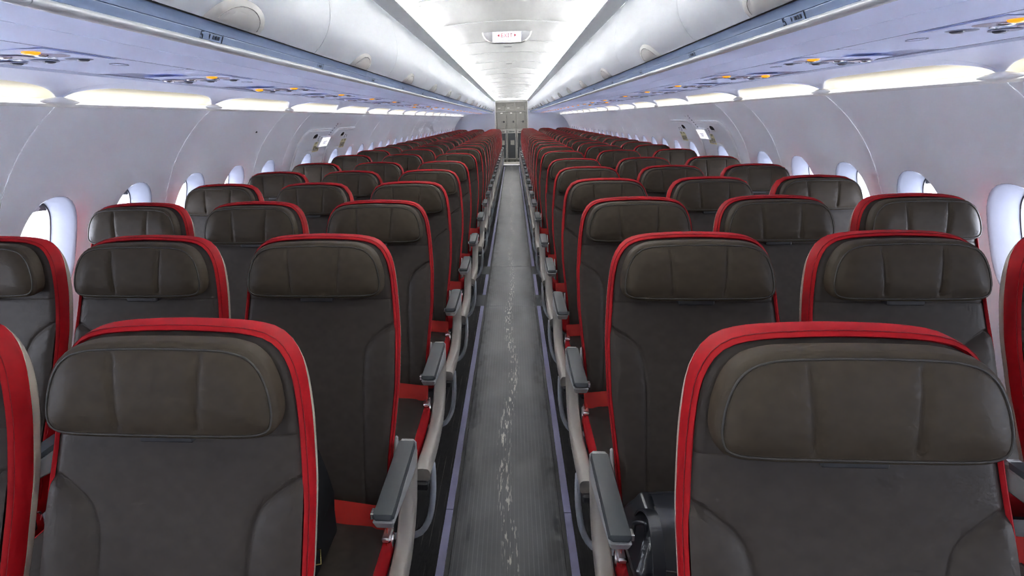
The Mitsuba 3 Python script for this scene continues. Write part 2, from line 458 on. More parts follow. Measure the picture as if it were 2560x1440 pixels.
# overwing exits: a proud hatch with a double white rim, black handle recess, yellow placard, lit sign between
for side, sname in ((-1, 'left'), (1, 'right')):
    for k, yc in enumerate(EXITS):
        dn = (1 if side < 0 else 3) + k
        d = struct(f'door_{dn}', f'overwing emergency exit hatch in the {sname} wall, {"nearer" if k == 0 else "farther"} one of its pair')
        ya, yb = yc - 0.385, yc + 0.335
        st, sb = s_of_z(1.447), s_of_z(0.55)
        r = 0.13
        arc = [(ya + r - r * math.cos(t), st + r - r * math.sin(t)) for t in np.linspace(0, math.pi / 2, 10)]
        outl = [(ya, sb), *arc, (yb - 0.03, st), (yb, st + 0.03), (yb, sb)]
        hole = superell(0.158, 0.226, 44, 2.3) + [yc, WIN_S]
        p, t = mesh2d(Polygon(outl, [hole]), 0.05, None, 0.025)
        gd = Polygon(outl)
        dist = np.array([gd.exterior.distance(Point(q)) for q in p]); dist[np.min(np.linalg.norm(p[:, None] - hole[None], axis=2), axis=1) < 0.02] = 0
        put('hatch_panel', TM(wall_map(p[:, 0], p[:, 1], -0.010 * np.clip(dist / 0.02, 0, 1) - 0.0005, side), t), 'wall', 40, parent=d)
        for off in (0.0, 0.018):
            rim = [(ya + off, s_of_z(1.12)), *[(ya + off + (r - off * .5) * (1 - math.cos(tt)), st + off + (r - off * .5) * (1 - math.sin(tt))) for tt in np.linspace(0, math.pi / 2, 12)], (yb - 0.03 - off, st + off)]
            pts = spline(rim, 40)
            put('rim', tube(wall_map(pts[:, 0], pts[:, 1], np.full(40, -0.008), side), 0.0068, 6), 'rim_white', 50, parent=d)
        hz = s_of_z(1.385)
        e = superell(0.050, 0.026, 28, 2.2) + [yc - 0.04, hz]
        q, tr = mesh2d(Polygon(e), 0.012)
        dd = np.array([Polygon(e).exterior.distance(Point(a)) for a in q])
        put('handle_recess', TM(wall_map(q[:, 0], q[:, 1], -0.0125 + 0.0 * dd, side), tr), 'dark', 40, parent=d)
        e2 = superell(0.052, 0.010, 24, 2.2) + [yc - 0.04, hz + 0.026]
        q, tr = mesh2d(Polygon(e2), 0.01)
        dd = np.array([Polygon(e2).exterior.distance(Point(a)) for a in q])
        put('handle', TM(wall_map(q[:, 0], q[:, 1], -0.012 - 0.8 * np.minimum(dd, 0.008), side), tr), 'white', 40, parent=d)
        pa, pb = s_of_z(1.335), s_of_z(1.245)
        g = sbox(yc + 0.03, pa, yc + 0.21, pb)
        q, tr = mesh2d(g, 0.03)
        pl = put('placard', TM(wall_map(q[:, 0], q[:, 1], np.full(len(q), -0.0125), side), tr), 'placard', parent=d, label='yellow instruction placard')
        bars = []
        for (u0, u1, v0, v1) in [(0.12, 0.38, 0.06, 0.12), (0.6, 0.88, 0.06, 0.12), (0.15, 0.35, 0.17, 0.21), (0.6, 0.9, 0.17, 0.22)] + [(0.12 + 0.21 * i, 0.2 + 0.21 * i, 0.42, 0.9) for i in range(4)]:
            q, tr = mesh2d(sbox(yc + 0.03 + 0.18 * u0, pa + (pb - pa) * v0, yc + 0.03 + 0.18 * u1, pa + (pb - pa) * v1), 0.03)
            bars.append(TM(wall_map(q[:, 0], q[:, 1], np.full(len(q), -0.0135), side), tr))
        put('lettering', cat(*bars), 'ink', parent=pl)
        bars = []
        for (u0, u1, z0, z1) in [(0.05, 0.11, 1.382, 1.378), (0.13, 0.17, 1.374, 1.370), (0.07, 0.09, 1.370, 1.355), (0.15, 0.165, 1.366, 1.350), (0.08, 0.12, 1.348, 1.344)]:
            q, tr = mesh2d(sbox(yc + u0, s_of_z(z0), yc + u1, s_of_z(z1)), 0.02)
            bars.append(TM(wall_map(q[:, 0], q[:, 1], np.full(len(q), -0.0125), side), tr))
        put('marking', cat(*bars), 'ink_grey', parent=d)
        pts = np.stack([np.linspace(yc - 0.13, yc + 0.15, 12), np.full(12, s_of_z(1.262))], 1)
        put('rim', tube(wall_map(pts[:, 0], pts[:, 1], np.full(12, -0.010), side), 0.004, 6), 'white', 50, parent=d)
    # lit exit sign and small print between the hatches
    sg = thing('exit_sign', f'lit white exit sign low on the {sname} wall between the two overwing hatches', 'exit sign')
    ya, yb, sa, sb2 = 5.345, 5.585, s_of_z(1.374), s_of_z(1.292)
    ctr = wall_map(np.array(5.465), np.array((sa + sb2) / 2), np.array(-0.022), side)
    upv = wall_map(np.array(5.465), np.array(sa), np.array(0.0), side) - wall_map(np.array(5.465), np.array(sb2), np.array(0.0), side)
    upv /= np.linalg.norm(upv)
    right = np.array([0, 1.0, 0]) if side < 0 else np.array([0, -1.0, 0])
    put('housing', orient(bx(-.125, .125, -.052, .058, -.035, .008, .006), right, upv, ctr), 'wall', parent=sg)
    put('face', orient(trimesh.creation.box(bounds=[[-.115, -.040, .008], [.115, .050, .011]]), right, upv, ctr), 'sign_face', parent=sg, emit=(0.0486, 0.0486, 0.0562), label='glowing white face')
    put('lettering', orient(text('EXIT', .03, .001), right, upv, ctr + np.cross(right, upv) * .012), 'ink_grey', parent=sg)
    bars = []
    for (yy, z0, z1, wd) in [(5.62, 1.492, 1.480, .012), (5.645, 1.488, 1.476, .010), (5.73, 1.486, 1.479, .016)]:
        q, tr = mesh2d(sbox(yy, s_of_z(z0), yy + wd, s_of_z(z1)), 0.02)
        bars.append(TM(wall_map(q[:, 0], q[:, 1], np.full(len(q), -0.002), side), tr))
    put('marking', cat(*bars), 'ink_red', parent=f'wall_{sname}')
    bars = []
    for i in range(5):
        q, tr = mesh2d(sbox(5.63 - .012 * i, s_of_z(1.470 - .02 * i), 5.66 - .012 * i, s_of_z(1.462 - .02 * i)), 0.02)
        bars.append(TM(wall_map(q[:, 0], q[:, 1], np.full(len(q), -0.002), side), tr))
    put('marking', cat(*bars), 'ink_grey', parent=f'wall_{sname}')
c = wall_map(np.array(3.87), np.array(s_of_z(1.448)), np.array(0.0), -1)
put('clip', trimesh.creation.icosphere(2, 0.007).apply_translation(c), 'dark', True, parent='wall_left')

# ------------------------------------------------------------------ floor
fl = struct('floor', 'dark cabin floor with a grey aisle mat and lavender guide strips')
put('carpet', bx(-1.80, 1.80, Y0, Y1 + 0.6, -0.05, 0.0), 'carpet', parent=fl)
for a, b in ((Y0, 4.718), (4.722, 6.038), (6.042, Y1 + 0.3)):
    put('aisle_mat', bx(-0.196, 0.196, a, b, 0.0, 0.004, 0.001), 'mat', parent=fl, label='worn grey ribbed aisle mat')
for s in (-1, 1):
    put('mat_edge', bx(min(s * .197, s * .211), max(s * .197, s * .211), Y0, Y1 + .3, 0, .0032), 'mat_edge', parent=fl)
    for a, b in [(Y0, 0.4), (0.404, 2.14), (2.144, 4.72), (5.03, 5.72), (6.04, 8.2), (8.204, 10.9), (10.904, 13.6), (13.604, 16.3), (16.304, Y1)]:
        put('guide_strip', bx(min(s * .212, s * .240), max(s * .212, s * .240), a, b, 0.0, 0.005, 0.001), 'strip', parent=fl, label='lavender photoluminescent guide strip')
    for a, b in [(4.72, 5.03), (5.72, 6.04)]:
        put('floor_plate', bx(min(s * .212, s * .36), max(s * .212, s * .36), a, b, 0, .003, .001), 'gal_dark', parent=fl)
put('vestibule', bx(-1.6, 1.6, 19.62, 21.1, -0.05, 0.012), 'vestibule', parent=fl)

# ------------------------------------------------------------------ side light coves: lip, glowing diffuser, cream recess, vaulted cove panels, caps
COVE = np.array([(1.490, 1.601), (1.485, 1.606), (1.462, 1.6195), (1.418, 1.6315), (1.377, 1.6385), (1.346, 1.6415), (1.275, 1.645), (1.188, 1.649)])
_cs = np.r_[0, np.cumsum(np.linalg.norm(np.diff(COVE, axis=0), axis=1))]
_cx, _cz = PchipInterpolator(_cs, COVE[:, 0]), PchipInterpolator(_cs, COVE[:, 1])
S_FLAT = float(np.interp(-1.380, -COVE[:, 0], _cs))
pillars = [2.235 - 0.2667 - 1.0668 * k for k in range(4, -1, -1)] + [3.035, 4.102, 5.235] + [6.358 + 1.0668 * k for k in range(0, 12)]
pillars = [p for p in pillars if p > Y0 + .1 and p < Y1 - 0.1]
cells = [Y0] + pillars + [Y1]
for side, sname, tn in ((-1, 'left', 1), (1, 'right', 2)):
    tr_ = struct(f'trim_{tn}', f'vaulted light cove along the top of the {sname} wall')
    lip = [(1.497, 1.5815), (1.505, 1.5725), (1.60, 1.56), (1.60, 1.70), (1.596, 1.70), (1.596, 1.568), (1.51, 1.5785)]
    m = extrude_xz(lip, Y0, Y1)
    put('lip', m if side > 0 else mirror(m), 'white', parent=tr_)
    cream = [(1.378, 1.6475), (1.45, 1.647), (1.515, 1.632), (1.550, 1.605), (1.556, 1.575), (1.58, 1.575), (1.58, 1.69), (1.378, 1.69)]
    m = extrude_xz(cream, Y0, Y1)
    put('recess', m if side > 0 else mirror(m), 'cream', 35, parent=tr_, label='cream recess behind the light')
    vis_cells = [c for c in zip(cells[:-1], cells[1:]) if c[1] > 1.2]
    for a, b in zip(cells[:-1], cells[1:]):
        # cove panel: its outer edge runs from the flat line, at each pillar down to the lip
        n_y, n_s = max(24, int((b - a) / 0.022)), 12
        yy = a + (b - a) * (0.5 - 0.5 * np.cos(np.linspace(0, np.pi, n_y)))
        da = np.where(np.isclose(a, Y0), 9.0, yy - a); db = np.where(np.isclose(b, Y1), 9.0, b - yy)
        dd = np.minimum(da, db)
        f = np.maximum(np.clip(1 - (da - 0.012) / 0.32, 0, 1) ** 5.0, np.clip(1 - (db - 0.012) / 0.44, 0, 1) ** 2.3)
        s0 = S_FLAT * (1 - f)
        V, nrow = [], n_s + 3
        groove = 0.009 * np.clip(1 - dd / 0.003, 0, 1)
        for j in range(n_y):
            s = np.linspace(s0[j], _cs[-1], n_s)
            x, z = _cx(s), _cz(s) + groove[j]
            # the edge turns up and outwards to the recess
            e = np.array([[x[0] + .007, z[0] + .003], [x[0] + .012, z[0] + .012]]) if f[j] < .98 else np.array([[x[0] + .001, z[0] + .004], [x[0] + .002, z[0] + .01]])
            xs = np.r_[e[1, 0], e[0, 0], x, x[-1] - .001]; zs = np.r_[e[1, 1], e[0, 1], z, z[-1] + .012]
            V.append(np.stack([side * xs, np.full(nrow, yy[j]), zs], 1))
        V = np.vstack(V)
        i, j = np.meshgrid(np.arange(n_y - 1), np.arange(nrow - 1), indexing='ij')
        q = np.stack([i * nrow + j, (i + 1) * nrow + j, (i + 1) * nrow + j + 1, i * nrow + j + 1], -1).reshape(-1, 4)
        F = np.vstack([q[:, [0, 1, 2]], q[:, [0, 2, 3]]])
        put('cove_panel', TM(V, F if side < 0 else F[:, ::-1]), 'cove', 50, parent=tr_, label='grey vaulted panel with blue daylight in its colour')
        # the lamp between two pillars
        ci_ = vis_cells.index((a, b)) if (a, b) in vis_cells else -1
        lg = thing('cove_light', f'glowing light strip, {sname} wall cove, ' + (nth(ci_, len(vis_cells), 'strip') if ci_ >= 0 else f'behind the camera, {ordinal[cells.index(a)]} from the front'), 'light strip', group=f'light strips along the {sname} wall')
        prof = [(1.497, 1.5815), (1.4905, 1.5835), (1.4885, 1.5885), (1.4905, 1.5945), (1.497, 1.597), (1.506, 1.597), (1.506, 1.5815)]
        m = extrude_xz(prof, a + .012, b - .012)
        put('diffuser', m if side > 0 else mirror(m), 'white', parent=lg, emit=COVE_LAMP)
        g = [(1.515, 1.577), (1.545, 1.577), (1.545, 1.579), (1.515, 1.579)]
        m = extrude_xz(g, a + .03, b - .03)
        put('tube', m if side > 0 else mirror(m), 'white', parent=lg, emit=COVE_STRIP, weight=2.0)
    for p in pillars:
        if abs(p - 5.235) < .01:
            continue
        t = np.linspace(-1, 1, 17)
        V = []
        n_a = 9
        for tt in t:
            h = (1 - abs(tt) ** 1.2)
            ang = np.linspace(-1.1, 1.9, n_a)
            V.append(np.stack([side * (1.494 - (0.003 + .017 * h) * np.cos(ang)), np.full(n_a, p + tt * .105), 1.5885 + (.0005 + .0175 * h) * np.sin(ang)], 1))
        V = np.vstack(V); i, j = np.meshgrid(np.arange(16), np.arange(n_a - 1), indexing='ij')
        q = np.stack([i * n_a + j, (i + 1) * n_a + j, (i + 1) * n_a + j + 1, i * n_a + j + 1], -1).reshape(-1, 4)
        F = np.vstack([q[:, [0, 1, 2]], q[:, [0, 2, 3]]])
        put('cap', TM(V, F if side < 0 else F[:, ::-1]), 'white', 50, parent=tr_, label='eye-shaped joint cap')

# ------------------------------------------------------------------ seat rows
ROWS = [0.884, 1.616, 2.347, 3.088, 3.838, 4.628, 5.690, 6.600, 7.345] + [7.345 + 0.737 * k for k in range(1, 16)]
NR = len(ROWS)

# ------------------------------------------------------------------ service channel under the bins
def zc(x):                       # the channel's underside, a little higher towards the aisle
    return 1.6486 + (1.12 - x) * 0.025


for side, sname, tn in ((-1, 'left', 3), (1, 'right', 4)):
    tr_ = struct(f'trim_{tn}', f'grey underside and handrail of the {sname} overhead bins')
    sides = lambda m: m if side > 0 else mirror(m)  # noqa: E731
    put('gap', sides(extrude_xz([(1.126, 1.656), (1.190, 1.656), (1.190, 1.70), (1.126, 1.70)], Y0, Y1)), 'psu_dark', parent=tr_)
    put('added_backing', sides(bx(.856, 1.15, Y0, Y1, 1.690, 1.704)), 'psu_dark', parent=tr_)  # unseen plate added to stop sky light leaking through the panel gaps
    joints = [Y0 + .01, -1.055, .745, 2.55, 4.35, 6.15, 7.95, 9.75, 11.55, 13.35, 15.15, 16.95, Y1 - .02]
    for a, b in zip(joints[:-1], joints[1:]):
        a, b = a + .0012, b - .0012
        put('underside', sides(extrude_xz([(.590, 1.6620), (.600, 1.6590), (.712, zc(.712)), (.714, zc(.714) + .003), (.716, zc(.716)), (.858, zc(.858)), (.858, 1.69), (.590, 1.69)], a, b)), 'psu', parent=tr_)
        put('fascia', sides(extrude_xz([(.574, 1.6665), (.5800, 1.6685), (.5812, 1.671), (.5762, 1.684), (.5795, 1.6848), (.5795, 1.6862), (.5765, 1.6870), (.574, 1.696), (.567, 1.7055), (.60, 1.7055), (.60, 1.664)], a, b)), 'fascia', 25, parent=tr_, label='grey grooved strip with blue daylight in its colour')
        ang = np.linspace(0, 2 * np.pi, 20, endpoint=False)
        put('handrail', sides(extrude_xz(np.stack([.577 + .0125 * np.cos(ang), 1.6605 + .0078 * np.sin(ang)], 1), a, b)), 'rail', 40, parent=tr_, label='pale rounded handrail')

psu_cache = {}


def psu_panel(L, side, fine):
    """The row's panel, x .862-1.126, y 0..L, with a concave scoop near its front end."""
    k = (round(L, 3), side, fine)
    if k in psu_cache:
        return psu_cache[k]
    g = sbox(.862, .0015, 1.1255, L - .0015)
    sc = Polygon([(.858, .122)] + [tuple(q) for q in spline([(.858, .118), (.93, .060), (1.05, .020), (1.13, .005)], 14)] + [tuple(q) for q in spline([(1.13, .305), (1.05, .255), (.93, .165), (.858, .126)], 14)])
    def dist(q):
        return np.array([(1 if sc.contains(Point(a)) else -1) * sc.exterior.distance(Point(a)) for a in q])
    ex = np.vstack([np.array(sc.exterior.coords), np.array(sc.buffer(-.004).exterior.coords)]) if fine else None
    p, t = mesh2d(g, .02 if fine else .07, ex, .02 if fine else .07)
    if fine:
        d = np.clip(dist(p), 0, 1)
        along = np.clip((p[:, 0] - .86) / .26, 0, 1)
        up = np.minimum(d * .8, .003 + .010 * along) * np.where(d > 0, 1, 0)
    else:
        up = np.zeros(len(p))
    v = np.stack([side * p[:, 0], p[:, 1], zc(p[:, 0]) + up], 1)
    top = v.copy(); top[:, 2] = 1.70
    m = TM(v, t if side < 0 else t[:, ::-1])
    skirt = []
    for (u0, u1) in ((.862, .862), (1.1255, 1.1255)):
        skirt.append(bx(min(side * u0, side * (u0 + .001)), max(side * u0, side * (u0 + .001)), .0015, L - .0015, zc(u0), 1.70))
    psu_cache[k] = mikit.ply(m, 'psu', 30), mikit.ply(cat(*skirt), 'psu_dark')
    return psu_cache[k]


def disc_cone(r, depth, n=24, rim=.003):
    prof = [(r, 0), (r - rim * .3, -.0022), (r - rim, -.0015), (r * .72, .2 * depth), (r * .45, depth * .6), (0.0005, depth * .6)]
    m = trimesh.creation.revolve(np.array(prof[::-1]), sections=n)
    return m


small = {}
for side in (-1, 1):
    small[side] = {
        'reading': mikit.ply(trimesh.creation.cylinder(.033, .0012, sections=28), 'lens', 30),  # flat disc; shade of the recessed cone put into its colour
        'bulb': mikit.ply(trimesh.creation.icosphere(2, .013).apply_scale([1.1, .7, .28]).apply_translation([side * .010, -.016, -.0008]), 'chrome', True),
        'nozzle': mikit.ply(trimesh.creation.cylinder(.027, .0012, sections=26), 'psu_dark', 30),  # flat disc too, its dark colour stands for the shaded recess
        'spout': mikit.ply(trimesh.creation.revolve(np.array([(0.0005, -.0035), (.009, -.0035), (.012, -.002), (.013, 0), (.0005, 0)]), sections=20).apply_translation([side * -.006, .004, 0]), 'nozzle', 40),
        'switch': mikit.ply(cat(trimesh.creation.cylinder(.009, .003, sections=18)), 'chrome', 40),
        'indicator': mikit.ply(trimesh.creation.icosphere(2, .0165).apply_scale([1, 1, .3]), 'orange', 40),
        'far_ind': mikit.ply(trimesh.creation.icosphere(1, .0165).apply_scale([1, 1, .3]), 'orange', 40)}
orange_emit = (0.0608, 0.0167, 0.0005)
DOUBLE = {2, 7, 9}
for side, sname in ((-1, 'left'), (1, 'right')):
    ys = [ROWS[0] - .737 + .045] + [r + .045 for r in ROWS] + [Y1]
    for i in range(-1, NR):
        a, b = ys[i + 1], ys[i + 2]
        fine = i <= 8
        u = thing('service_panel', f'overhead panel of lights with orange indicator, {sname} side, ' + (nth(i, NR) if i >= 0 else 'nearest the camera'), 'overhead panel', group=f'service panels over the {sname} seats')
        pp, sk = psu_panel(b - a, side, fine)
        put('panel', pp, None, parent=u, at=(0, a, 0)); put('skirt', sk, None, parent=u, at=(0, a, 0))
        if i < 0:
            continue
        r = ROWS[i]
        S = small[side]
        def at(x, dy, dz=-.0005):
            return (side * x, r + dy, zc(x) + dz)
        put('indicator', S['indicator' if fine else 'far_ind'], None, parent=u, at=at(.916, .278, -.0042), emit=orange_emit, weight=.1, label='lit orange indicator')
        if i in DOUBLE:
            put('indicator', S['indicator' if fine else 'far_ind'], None, parent=u, at=at(1.072, .278, -.0042), emit=orange_emit, weight=.1, label='lit orange indicator')
        if fine:
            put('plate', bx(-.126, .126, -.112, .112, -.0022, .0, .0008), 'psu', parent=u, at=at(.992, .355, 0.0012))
            for x in (.920, 1.0, 1.078):
                k = put('reading_light', S['reading'], None, parent=u, at=at(x, .338, -.003)); put('bulb', S['bulb'], None, parent=k, at=at(x, .338, -.004))
                k = put('air_nozzle', S['nozzle'], None, parent=u, at=at(x, .420, -.003)); put('spout', S['spout'], None, parent=k, at=at(x, .420, -.004))
                put('switch', S['switch'], None, parent=u, at=at(x + .03, .378, -.003))
            ang = np.linspace(0, 2 * np.pi, 25)
            put('oval_cover', tube(np.stack([.016 * np.cos(ang), .030 * np.sin(ang), 0 * ang], 1), .0008, 5), 'psu_dark', parent=u, at=at(.935, .58, -.0005))

# ------------------------------------------------------------------ overhead bins: curved door, half-round latch plate
door_out = spline([(.560, 1.7065), (.534, 1.735), (.513, 1.775), (.505, 1.815), (.506, 1.86), (.513, 1.91), (.527, 1.96), (.549, 2.005)], 28)
nrm = np.stack([np.gradient(door_out[:, 1]), -np.gradient(door_out[:, 0])], 1); nrm /= np.linalg.norm(nrm, axis=1, keepdims=True)
door_poly = np.vstack([door_out, (door_out + nrm * .018)[::-1]])
body_poly = np.vstack([(door_out + nrm * .012), [(.95, 2.005), (.95, 1.708), (.60, 1.708)]])


def door_at(t):
    """Point and inward normal on the door's face at height fraction t."""
    d = np.r_[0, np.cumsum(np.linalg.norm(np.diff(door_out, axis=0), axis=1))]
    q = np.array([np.interp(t, d, door_out[:, k]) for k in range(2)]); n = np.array([np.interp(t, d, nrm[:, k]) for k in range(2)])
    return q, n


bins = [1.300 + 1.0668 * k for k in range(-3, 17)]


def latch_meshes(side):
    a, h = .131, .066
    half = [(a * math.cos(t), h * math.sin(t) ** .85) for t in np.linspace(0, math.pi, 30)]
    plate = Polygon([(-a, -.001), (a, -.001)] + half[1:-1])
    inner = Polygon([(-a * .70, 0.0), (a * .74, 0.0)] + [(a * .02 + a * .72 * math.cos(t), h * .80 * math.sin(t) ** .85) for t in np.linspace(0, math.pi, 26)][1:-1])
    def lay(g, hgt, b=.012):
        p, t = mesh2d(g, .014, None, .009)
        d = np.array([g.exterior.distance(Point(q)) for q in p])
        V = []
        for (y, s), di in zip(p, d):
            q, n = door_at(max(s, 0)); q = q - n * (hgt * min(1, di / b) + .0004)
            V.append((side * q[0], y, q[1]))
        return TM(V, t if side > 0 else t[:, ::-1])
    ring = []
    for q in np.vstack([np.array(inner.exterior.coords)]):
        if q[1] > .002:
            w, n = door_at(q[1]); w = w - n * .0052; ring.append((side * w[0], q[0], w[1]))
    return mikit.ply(lay(plate, .0055), 'latch', 35), mikit.ply(lay(inner, .0068, .006), 'latch', 35), mikit.ply(tube(ring, .0012, 5), 'groove')


for side, sname in ((-1, 'left'), (1, 'right')):
    md = extrude_xz(door_poly, -.532, .532); mb = extrude_xz(body_poly, -.5334, .5334)
    if side < 0:
        md, mb = mirror(md), mirror(mb)
    pd, pb = mikit.ply(md, 'bindoor', 30), mikit.ply(mb, 'groove')
    lp, li, lr = latch_meshes(side)
    nb = len(bins)
    for k, yb in enumerate(bins):
        vis = k - 3
        lab = (f'white overhead bin with half-round latch, {sname} side, ' + nth(vis, nb - 3, 'bin')) if vis >= 0 else f'white overhead bin out of view, {sname} side, {ordinal[-vis - 1]} one behind the camera'
        u = thing('overhead_bin', lab, 'overhead bin', group=f'overhead bins on the {sname}')
        put('body', pb, None, parent=u, at=(0, yb, 0))
        d = put('door', pd, None, parent=u, at=(0, yb, 0))
        put('latch', lp, None, parent=d, at=(0, yb - .004, 0), label='beige half-round latch plate')
        put('latch_flap', li, None, parent=d, at=(0, yb - .004, 0)); put('latch_groove', lr, None, parent=d, at=(0, yb - .004, 0))
    # row numbers on the grooved strip
    for i in range(6):
        yl = 1.245 + .69 * i if i < 2 else ROWS[i] + .33
        right = np.array([0, 1.0, 0]) if side < 0 else np.array([0, -1.0, 0])
        upv = np.array([-side * .0050, 0, .013]); upv = upv / np.linalg.norm(upv)
        nin = np.cross(right, upv)
        base = np.array([side * .5784, yl, 1.6775]) + nin * .0006
        if i == 0:
            put('row_number', orient(text('5', .017, .0006), right, upv, base - right * .052), 'ink', parent=f'trim_{3 if side < 0 else 4}', label='dark figure 5')
        marks = [bx(-.026, .030, .0075, .0085, 0, .0004), bx(-.026, .030, -.0085, -.0075, 0, .0004), bx(.032, .035, -.010, .010, 0, .0004), bx(-.022, -.0195, -.004, .005, 0, .0004)] + [bx(-.008 + .011 * q, -.001 + .011 * q, -.0035, .0045, 0, .0004) for q in range(3)]
        put('seat_letters', orient(cat(*marks), right, upv, base), 'ink', parent=f'trim_{3 if side < 0 else 4}')

# ------------------------------------------------------------------ ceiling: ledges, arched panels, hidden lamps, slots, exit sign
ce = struct('ceiling', 'arched pale ceiling of separate panels, washed with light along both edges')


def arch(x):
    return 2.050 + .058 * (1 - np.clip(np.abs(x) / .56, 0, 1) ** 2.3)


ribs = [Y0, -2.25, -1.35, -.45, .45, 1.34, 2.23, 3.11, 3.945, 4.955, 5.775] + [6.70 + .905 * k for k in range(0, 14)]
ribs = [r for r in ribs if r < Y1 - .3] + [Y1]
for a, b in zip(ribs[:-1], ribs[1:]):
    n_x = 41
    xs = np.linspace(-.56, .56, n_x)
    yy = np.array([a + .0005, a + .010, a + .022, a + .03, *np.linspace(a + .06, b - .06, 6), b - .012, b - .006, b - .0005])
    up = np.array([.010, -.002, -.004, 0, 0, 0, 0, 0, 0, 0, 0, .004, .010])
    V = np.vstack([np.stack([xs, np.full(n_x, y), arch(xs) + u], 1) for y, u in zip(yy, up)])
    i, j = np.meshgrid(np.arange(len(yy) - 1), np.arange(n_x - 1), indexing='ij')
    q = np.stack([i * n_x + j, (i + 1) * n_x + j, (i + 1) * n_x + j + 1, i * n_x + j + 1], -1).reshape(-1, 4)
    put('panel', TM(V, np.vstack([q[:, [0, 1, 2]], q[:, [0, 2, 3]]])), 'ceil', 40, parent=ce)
for y in ribs[1:-1]:
    xs = np.linspace(-.50, .50, 41)
    low, upp = np.stack([xs, arch(xs) - .003 - .017 * np.clip((np.abs(xs) - .18) / .3, 0, 1) ** 1.5], 1), np.stack([xs, arch(xs) + .012], 1)
    put('rib', extrude_xz(np.vstack([low, upp[::-1]]), y - .012, y + .012), 'rib', 30, parent=ce, label='thin arched joint strip')
put('cover', cat(bx(-.62, .62, Y0, Y1, 2.16, 2.18), bx(-.62, -.60, Y0, Y1, 2.0, 2.17), bx(.60, .62, Y0, Y1, 2.0, 2.17)), 'ceil', parent=ce)
for side in (-1, 1):
    for a, b in zip(ribs[:-1], ribs[1:]):
        m = extrude_xz([(.470, 2.0165), (.4685, 2.020), (.472, 2.0225), (.60, 2.012), (.60, 2.004), (.556, 2.004)], a + .0008, b - .0008)
        put('ledge', m if side > 0 else mirror(m), 'ledge', 25, parent=ce)
        m = extrude_xz([(.500, 2.0185), (.545, 2.0135), (.547, 2.0205), (.500, 2.0205)], a + .03, b - .03)
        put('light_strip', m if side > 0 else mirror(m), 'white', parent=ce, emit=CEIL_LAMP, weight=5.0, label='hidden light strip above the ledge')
for y in (5.36, 7.01, 9.55):
    put('slot', bx(-.034, .034, y - .014, y + .014, arch(0) - .0035, arch(0) + .004, .002), 'dark', parent=ce)

sg = thing('exit_sign', 'lit white exit sign with red arrows hanging from the ceiling over the aisle', 'exit sign')
SY = 4.42
can = spline([(-.172, 2.103), (-.158, 2.068), (-.125, 2.040), (-.09, 2.031), (0, 2.030), (.09, 2.031), (.125, 2.040), (.158, 2.068), (.172, 2.103)], 40)
put('housing', extrude_xz(np.vstack([can, [(.16, 2.115), (-.16, 2.115)]]), SY + .004, SY + .075), 'sign_body', 30, parent=sg)
put('rim', tube(np.c_[can[:, 0], np.full(40, SY + .004), can[:, 1]], .005, 8), 'latch', 50, parent=sg)
put('face', bx(-.101, .101, SY - .012, SY + .03, 2.033, 2.104, .003), 'sign_face', parent=sg, emit=(0.0456, 0.0456, 0.0532), label='glowing white face')
put('lettering', orient(text('EXIT', .026, .0012), (1, 0, 0), (0, 0, 1), (0.0, SY - .0125, 2.078)), 'ink_red', parent=sg)
put('lettering', orient(text('KELUAR', .0115, .0012), (1, 0, 0), (0, 0, 1), (0.0, SY - .0125, 2.0445)), 'ink_grey', parent=sg)
for s in (-1, 1):
    tri = trimesh.creation.extrude_polygon(Polygon([(s * .052, -.010), (s * .067, 0), (s * .052, .010)]), .0012, engine='earcut')
    put('arrow', orient(tri, (1, 0, 0), (0, 0, 1), (0.0, SY - .0125, 2.078)), 'ink_red', parent=sg)
sg = thing('exit_sign', 'small glowing exit light at the far end of the ceiling above the galley opening', 'exit sign')
put('face', bx(-.105, .105, 18.66, 18.70, 2.045, 2.100, .004), 'sign_face', parent=sg, emit=(0.1064, 0.1064, 0.1117))
put('housing', bx(-.14, .14, 18.70, 18.76, 2.035, 2.112, .004), 'ledge', parent=sg)

# ------------------------------------------------------------------ the seats
BACK = PchipInterpolator([.40, .50, .60, .70, .809, .916, 1.016, 1.09, 1.15, 1.22], [-.176, -.155, -.133, -.108, -.078, -.047, -.024, -.014, -.007, -.001])
OUT = [(0, .40), (.155, .40), (.190, .412), (.198, .45), (.202, .50), (.207, .60), (.216, .70), (.2230, .80), (.2230, .887), (.2180, .97), (.2105, 1.05), (.2015, 1.106), (.188, 1.139), (.169, 1.162), (.139, 1.1755), (.09, 1.182), (0, 1.1850)]
SEAM = spline([(.2175, .945), (.195, .934), (.174, .919), (.148, .897), (.135, .873), (.129, .846), (.127, .809), (.129, .70), (.134, .60), (.139, .45)], 90)
SEAM_LINE = LineString(SEAM)
HEAD = [(0, 1.0245), (.10, 1.0250), (.152, 1.0270), (.176, 1.0330), (.1885, 1.047), (.1915, 1.066), (.1885, 1.093), (.180, 1.123), (.166, 1.148), (.141, 1.1665), (.10, 1.175), (0, 1.1775)]


def seam_points(offs, line):
    P = []
    t = np.gradient(line, axis=0); n = np.stack([t[:, 1], -t[:, 0]], 1); n /= np.linalg.norm(n, axis=1, keepdims=True)
    for o in offs:
        P.append(line + n * o)
    return np.vstack(P)


